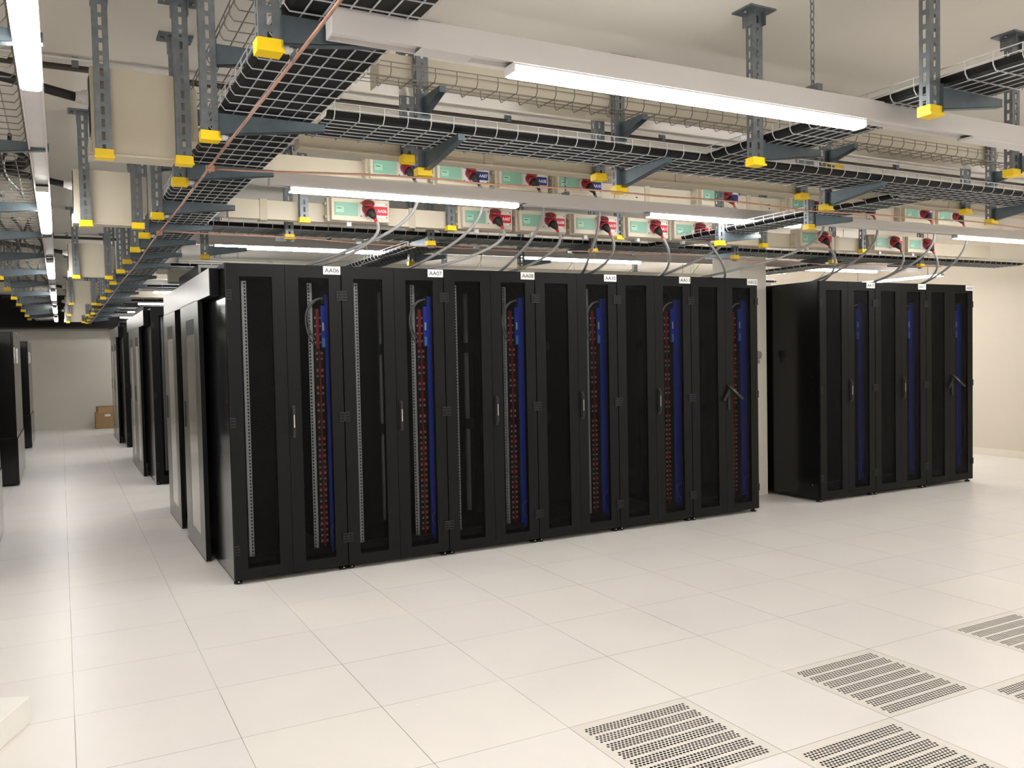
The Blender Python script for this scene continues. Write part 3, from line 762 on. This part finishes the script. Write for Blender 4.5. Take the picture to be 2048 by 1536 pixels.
# feed boxes with gland and black supply cable
for i, y in enumerate(FB):
    x0, x1 = (.143, .46) if i == 0 else (.105, .42)
    z1 = 2.73 if i == 0 else 2.705
    yf = y+.045
    t = thing('feed_box', (x0, yf, 2.387), 'cream busbar feed box with black supply cable, %s from the camera' % ORD[i], 'feed box', 'cream feed boxes along the aisle')
    b = MB(); b.box(0, x1-x0, 0, .16, 0, z1-2.387, CREAM); b.obj('housing', t, bevel=.003)
    b = MB(); b.box(-.012, x1-x0+.004, -.008, .01, -.008, 0, CREAM); b.box(-.012, 0, 0, .16, -.008, .05, CREAM); b.obj('rim', t)
    b = MB(); b.box(x1-x0, x1-x0+.09, .015, .13, .08, .3, CREAM); b.obj('end_flange', t, bevel=.003)
    b = MB(); b.tube([(-.05, .08, .235), (-.03, .08, .235), (-.028, .08, .235), (-.012, .08, .235), (-.010, .08, .235), (0, .08, .235)], [.022, .024, .03, .03, .034, .034], WHITE, 12); b.obj('cable_gland', t)
    b = MB(); b.box(-.004, -.001, .03, .13, .09, .31, RUBBER); b.box(-.008, -.004, .06, .07, .25, .31, CREAM); b.obj('gasket', t)
    b = MB(); b.tube(arc((-.05, .08, .235), (-.2, .08, .26), (-.5, .03, .33), (-.95, .0, .30)), .019, RUBBER, 10); b.obj('supply_cable', t)

# ------------------------------------------------------------------ lights
def track(x0, x1, y, z, lab):
    t = thing('light_track', (x0, y, z), lab, 'light track', 'white light tracks crossing the room')
    b = MB(); w_ = .032
    b.prism([(-w_, .0), (-w_, .074), (w_, .074), (w_, .0), (w_-.006, .0), (w_-.006, .012), (-w_+.006, .012), (-w_+.006, .0)], 0, x1-x0, 'x', WHITE); b.obj('housing', t)
    b = MB(); b.box(-.004, 0, -w_, w_, 0, .074, WHITE); b.obj('end_plate', t)
    b = MB()
    for xx in ((.9, 3.1, 5.6, 7.8) if y < -4 or y > 5 else (5.0, 7.9)):
        b.tube([(xx, 0, .074), (xx, 0, CZ-z)], .003, GALV, 5); b.box(xx-.012, xx+.012, -.034, .034, .072, .08, GALV)
    b.obj('suspension_wire', t)
    for xx in (.25, 3.6, 6.2):
        if xx < x1-x0: b = MB(); b.box(xx, xx+.16, -w_-.0015, w_, -.003, .0, WHITE); b.obj('joint_plate', t)
    return t
def luminaire(x, y, z, lab, axis='x', L_=1.5, group='lit lamps on the cross tracks'):
    t = thing('led_luminaire', (x, y, z), lab, 'lamp', group, 0 if axis == 'x' else PI/2)
    b = MB(); b.box(0, L_, -.03, .03, -.006, 0, WHITE); b.box(-.006, 0, -.03, .03, -.028, 0, WHITE); b.box(L_, L_+.006, -.03, .03, -.028, 0, WHITE); b.obj('gear_tray', t)
    b = MB(); b.prism([(-.029, -.006), (-.031, -.02), (-.023, -.032), (.023, -.032), (.031, -.02), (.029, -.006)], .001, L_-.001, 'x', LENS); b.obj('lens', t)
    return t
def unlit(x, y, z, lab, L_=1.2):
    t = thing('track_cover', (x, y, z), lab, 'track cover', 'blank covers clipped under the light tracks')
    b = MB(); b.box(0, L_, -.034, .034, -.012, 0, WHITE); b.obj('cover_plate', t, bevel=.002)
# track 1 (nearest)
track(.67, 9.4, -1.9, 2.405, 'long white light track nearest the camera, crossing in front of everything')
luminaire(1.215, -1.9, 2.405, 'lit tube lamp on the nearest cross track', L_=1.5)
unlit(3.35, -1.9, 2.405, 'white blank cover under the nearest light track at the right edge', 1.5)
luminaire(5.4, -1.9, 2.405, 'lit tube lamp on the nearest cross track, beyond the right edge of the picture')
luminaire(7.6, -1.9, 2.405, 'second lit tube lamp on the nearest cross track beyond the right edge of the picture')
track(1.1, 10.4, .85, 2.545, 'long white light track behind the nearer cross tray, second from the camera')
luminaire(1.217, .85, 2.545, 'lit tube lamp at the left end of the second light track')
unlit(2.78, .85, 2.545, 'white blank cover between the two left lamps of the second track', .95)
luminaire(3.8, .85, 2.545, 'lit tube lamp in the middle of the second light track, above rack AA11')
luminaire(7.28, .85, 2.545, 'lit tube lamp on the second light track at the right edge of the picture')
track(1.0, 10.4, 3.5, 2.535, 'long white light track behind the front racks, third from the camera')
luminaire(1.2, 3.5, 2.535, 'lit tube lamp at the left end of the third light track, over rack AA06')
luminaire(4.18, 3.5, 2.535, 'lit tube lamp on the third light track over racks AA08 and AA10')
luminaire(8.0, 3.5, 2.535, 'lit tube lamp on the third light track over rack AA15')
for y, nm in ((6.3, 'fourth'), (8.9, 'fifth'), (11.6, 'sixth'), (14.2, 'seventh'), (16.6, 'eighth')):  # last track and its lamps are added to brighten the back wall
    track(1.0, 10.4, y, 2.535, 'white light track over the rear rows, %s from the camera' % nm)
    for k, x in enumerate((1.2, 4.6, 8.0)):
        luminaire(x, y, 2.535, 'lit tube lamp on the %s light track, %s from the left' % (nm, ORD[k]), group='lit lamps over the rear rows')
for y in (-4.9, -7.3):
    track(-4.5, 9.4, y, 2.47, 'white light track behind the camera, %s one' % ('nearer' if y > -6 else 'farther'))
    for k, x in enumerate((-3.6, -.9, 1.8, 4.5, 7.2)):
        luminaire(x, y, 2.47, 'lit tube lamp behind the camera on the %s track, %s from the left' % ('nearer' if y > -6 else 'farther', ORD[k]), group='lit lamps behind the camera')
# aisle light line
t = thing('light_track', (-.05, -4.6, 2.43), 'white light track running down the aisle to the back wall', 'light track')
b = MB(); w_ = .034
b.prism([(-w_, .0), (-w_, .074), (w_, .074), (w_, .0), (w_-.006, .0), (w_-.006, .012), (-w_+.006, .012), (-w_+.006, .0)], 0, 22.0, 'y', WHITE); b.obj('housing', t)
for i in range(6):
    o = luminaire(-.05, -2.62 if i == 0 else .72+3.42*(i-1), 2.43, 'lit tube lamp of the aisle line, %s from the camera' % ORD[i], 'y', 1.53, 'lit lamps along the aisle')
for i, (x, y) in enumerate(((10.0, 2.9), (8.75, 5.2), (5.1, 5.0), (10.0, -3.5), (10.0, 6.5), (-3.2, 0.5), (-3.2, 5.2))):
    luminaire(x, y, 2.45, ['lit lamp hanging beyond the right-hand racks near the right wall', 'lit lamp low behind the right-hand racks', 'lit lamp behind rack AA08 above the rear rows', 'lit lamp near the right wall outside the picture', 'lit lamp along the right wall, far one', 'lit lamp left of the picture, nearer one', 'lit lamp left of the picture, farther one'][i], 'y', 1.5, 'lit lamps hanging lengthwise')
    b = MB(); b.tube([(x, y+.2, 2.449), (x, y+.2, CZ)], .003, GALV, 5); b.tube([(x, y+1.3, 2.449), (x, y+1.3, CZ)], .003, GALV, 5); b.box(x-.005, x+.005, y+.2, y+1.3, 2.45, 2.456, GALV); tag(b.obj('suspension_wire'), ['steel wires holding the lamp beyond the right-hand racks, wire pair', 'steel wires holding the low lamp behind the right-hand racks, wire pair', 'steel wires holding the lamp behind rack AA08, wire pair', 'wire pair of the lamp at the right wall outside the picture', 'wire pair of the far lamp at the right wall', 'wire pair of the nearer lamp left of the picture', 'wire pair of the farther lamp left of the picture'][i], 'wire', 'suspension wires')
# chains holding the tracks
def chain(x, y, z0, lab):
    b = MB(); n = int((CZ-z0)/.028)
    for i in range(n):
        zc = z0+.014+i*.028; a = (i % 2)*PI/2; dx, dy = math.cos(a), math.sin(a); pts = []
        for k in range(9):
            th = 2*PI*k/8; pts.append((x+dx*.008*math.cos(th), y+dy*.008*math.cos(th), zc+.018*math.sin(th)))
        b.tube(pts, .0022, GALV, 4, caps=False)
    b.box(x-.012, x+.012, y-.034, y+.034, z0-.012, z0+.012, GALV)
    tag(b.obj('chain'), lab, 'chain', 'chains holding the light tracks')
chain(2.468, -1.9, 2.492, 'steel chain holding the nearest light track, right of the big slotted hanger')
chain(.9, .85, 2.632, 'steel chain at the left end of the second light track') if False else None
chain(3.1, .85, 2.632, 'steel chain holding the second light track between its two left lamps')
chain(2.2, 3.5, 2.622, 'steel chain holding the third light track')

# ------------------------------------------------------------------ copper earth bars
def copper(pts, r, lab):
    b = MB(); b.tube(pts, r, COPPER, 8); return tag(b.obj('copper_bar'), lab, 'copper bar', 'copper earthing bars')
pts = []
y = -5.0
while y < 16.2:
    pts.append((.586+.004*math.sin(y*2.1), y, 2.358+.005*math.sin(y*1.3))); y += .25
copper(pts, .005, 'long copper earthing bar running down the aisle under the tray hangers')
pts = []; x = .59
while x < 9.2:
    pts.append((x, -.36-.21*min(1, max(0, (x-.6)/.95)), 2.352+.006*math.sin(x*2.7)+.004*math.sin(x*6.1))); x += .12
copper(pts, .0045, 'copper earthing bar running right along the nearer cross tray')
pts = []; x = .59
while x < 8.6:
    pts.append((x, 1.78+.08*min(1, max(0, (x-.6)/.9)), 2.378+.012*math.sin(x*1.7)+.005*math.sin(x*5.3))); x += .12
copper(pts, .0045, 'copper earthing bar running right above the front racks')
for (x, y, z, l) in ((.586, -.36, 2.356, 'the nearer'), (.59, 1.78, 2.37, 'the farther')):
    b = MB(); b.box(x-.014, x+.02, y-.012, y+.012, z-.012, z+.012, COPPER); b.tube([(x, y, z-.018), (x, y, z+.018)], .004, COPPER, 6)
    tag(b.obj('earth_clamp'), 'copper clamp joining the aisle bar to %s cross bar' % l, 'clamp', 'copper clamps')
for i, x in enumerate((1.95, 2.9, 3.75, 4.4, 5.1, 6.75)):
    y = 1.86; z = 2.378
    t = thing('earth_tail', (x, y, z), 'thin pale earth wire from copper bar to rack top, %s from the left' % ORD[i], 'earth wire', 'earth wires above the front racks')
    b = MB(); b.box(-.02, .02, -.008, .008, -.012, .006, GALV); b.obj('terminal', t)
    b = MB(); b.tube(arc((.02, 0, -.005), (.09, .03, -.01), (.12, .1, -.08), (.05, .2, -.172), 10), .0028, mat('pale_earth_sheath', (190, 190, 120), .5, noise=.05), 6); b.obj('wire', t)

# ------------------------------------------------------------------ ceiling conduits
for i, (y, x0) in enumerate(((.57, -5.5), (6.97, -5.5))):
    t = thing('ceiling_conduit', (x0, y, 2.99), 'dark conduit fixed under the ceiling across the aisle, %s one' % ('nearer' if i == 0 else 'farther'), 'conduit', 'dark conduits under the ceiling')
    b = MB(); b.tube([(0, 0, 0), (14.5, 0, 0)], .016, PIPE, 10); b.obj('pipe', t)
    b = MB(); b.tube([(0, -.04, .034), (14.5, -.04, .034)], .006, WHITE, 6); b.obj('guide_wire', t)
    for k in range(10): b = MB(); b.box(1.2*k+.8, 1.2*k+.83, -.02, .02, .0, .05, GALV); b.obj('pipe_clip', t)

# ------------------------------------------------------------------ small things
b = MB()
b.box(3.99, 4.14, -.603, -.601, 2.585, 2.622, YEL)
t = b.obj('warning_tag'); tag(t, 'yellow tag with black print hung on the third tray hanger', 'tag')
b = MB(); b.box(4.0, 4.03, -.6035, -.603, 2.592, 2.615, INK); b.box(4.035, 4.06, -.6035, -.603, 2.596, 2.612, INK); b.obj('print', t)
t = b = None
t = thing('wall_sensor', (6.45, 2.5, 1.476), 'small round grey sensor on the front of the white column', 'sensor')
b = MB(); b.tube([(0, 0, 0), (0, -.018, 0), (0, -.026, 0)], [.04, .04, .03], GREYP, 20); b.obj('dome', t)
b = MB(); b.box(-.012, .012, -.012, 0, -.09, -.045, GREYP); b.obj('base_clip', t)
# cardboard box by the back wall
t = thing('cardboard_box', (.66, 17.6, 0), 'open brown cardboard box on the floor against the back wall', 'box')
b = MB(); b.box(0, .5, 0, .4, 0, .005, CARD); b.box(0, .5, 0, .006, 0, .37, CARD); b.box(0, .5, .394, .4, 0, .37, CARD); b.box(0, .006, 0, .4, 0, .37, CARD); b.box(.494, .5, 0, .4, 0, .37, CARD); b.obj('carton', t)
M = Matrix.Translation((.02, .01, .37)) @ Matrix.Rotation(math.radians(-35), 4, 'X'); b = MB(); b.box(.05, .45, 0, .005, 0, .16, CARD, M); b.obj('flap', t)
M = Matrix.Translation((.0, .39, .37)) @ Matrix.Rotation(math.radians(12), 4, 'X'); b = MB(); b.box(.03, .48, 0, .005, 0, .14, CARD, M); b.obj('flap', t)
b = MB(); b.box(.2, .32, -.0015, 0, .28, .33, LABEL); b.obj('sticker', t)
# white foam block at lower left
t = thing('foam_block', (-.165, .03, 0), 'white foam packing block lying on the floor at the lower left edge', 'foam block', rz=math.radians(-23))
b = MB(); b.box(-.42, 0, -.5, 0, 0, .114, FOAM); b.obj('slab', t, bevel=.004)
# junction boxes above the door header
for i, (x, y, z) in enumerate(((.99, 5.0, 2.33), (1.5, 9.0, 2.35))):
    t = thing('junction_box', (x, y, z), 'grey junction box hung above the door headers, %s one' % ('nearer' if i == 0 else 'farther'), 'junction box', 'grey junction boxes')
    b = MB(); b.box(0, .27, 0, .15, 0, .13, mat('olive_grey_box', (120, 118, 100), .6, noise=.04)); b.obj('housing', t, bevel=.004)
    b = MB(); b.box(.02, .25, -.01, .01, .13, .145, WHITE); b.obj('cover_strip', t); b = MB(); b.box(.1, .13, .05, .08, .145, CZ-z, GALV); b.obj('drop_rod', t)
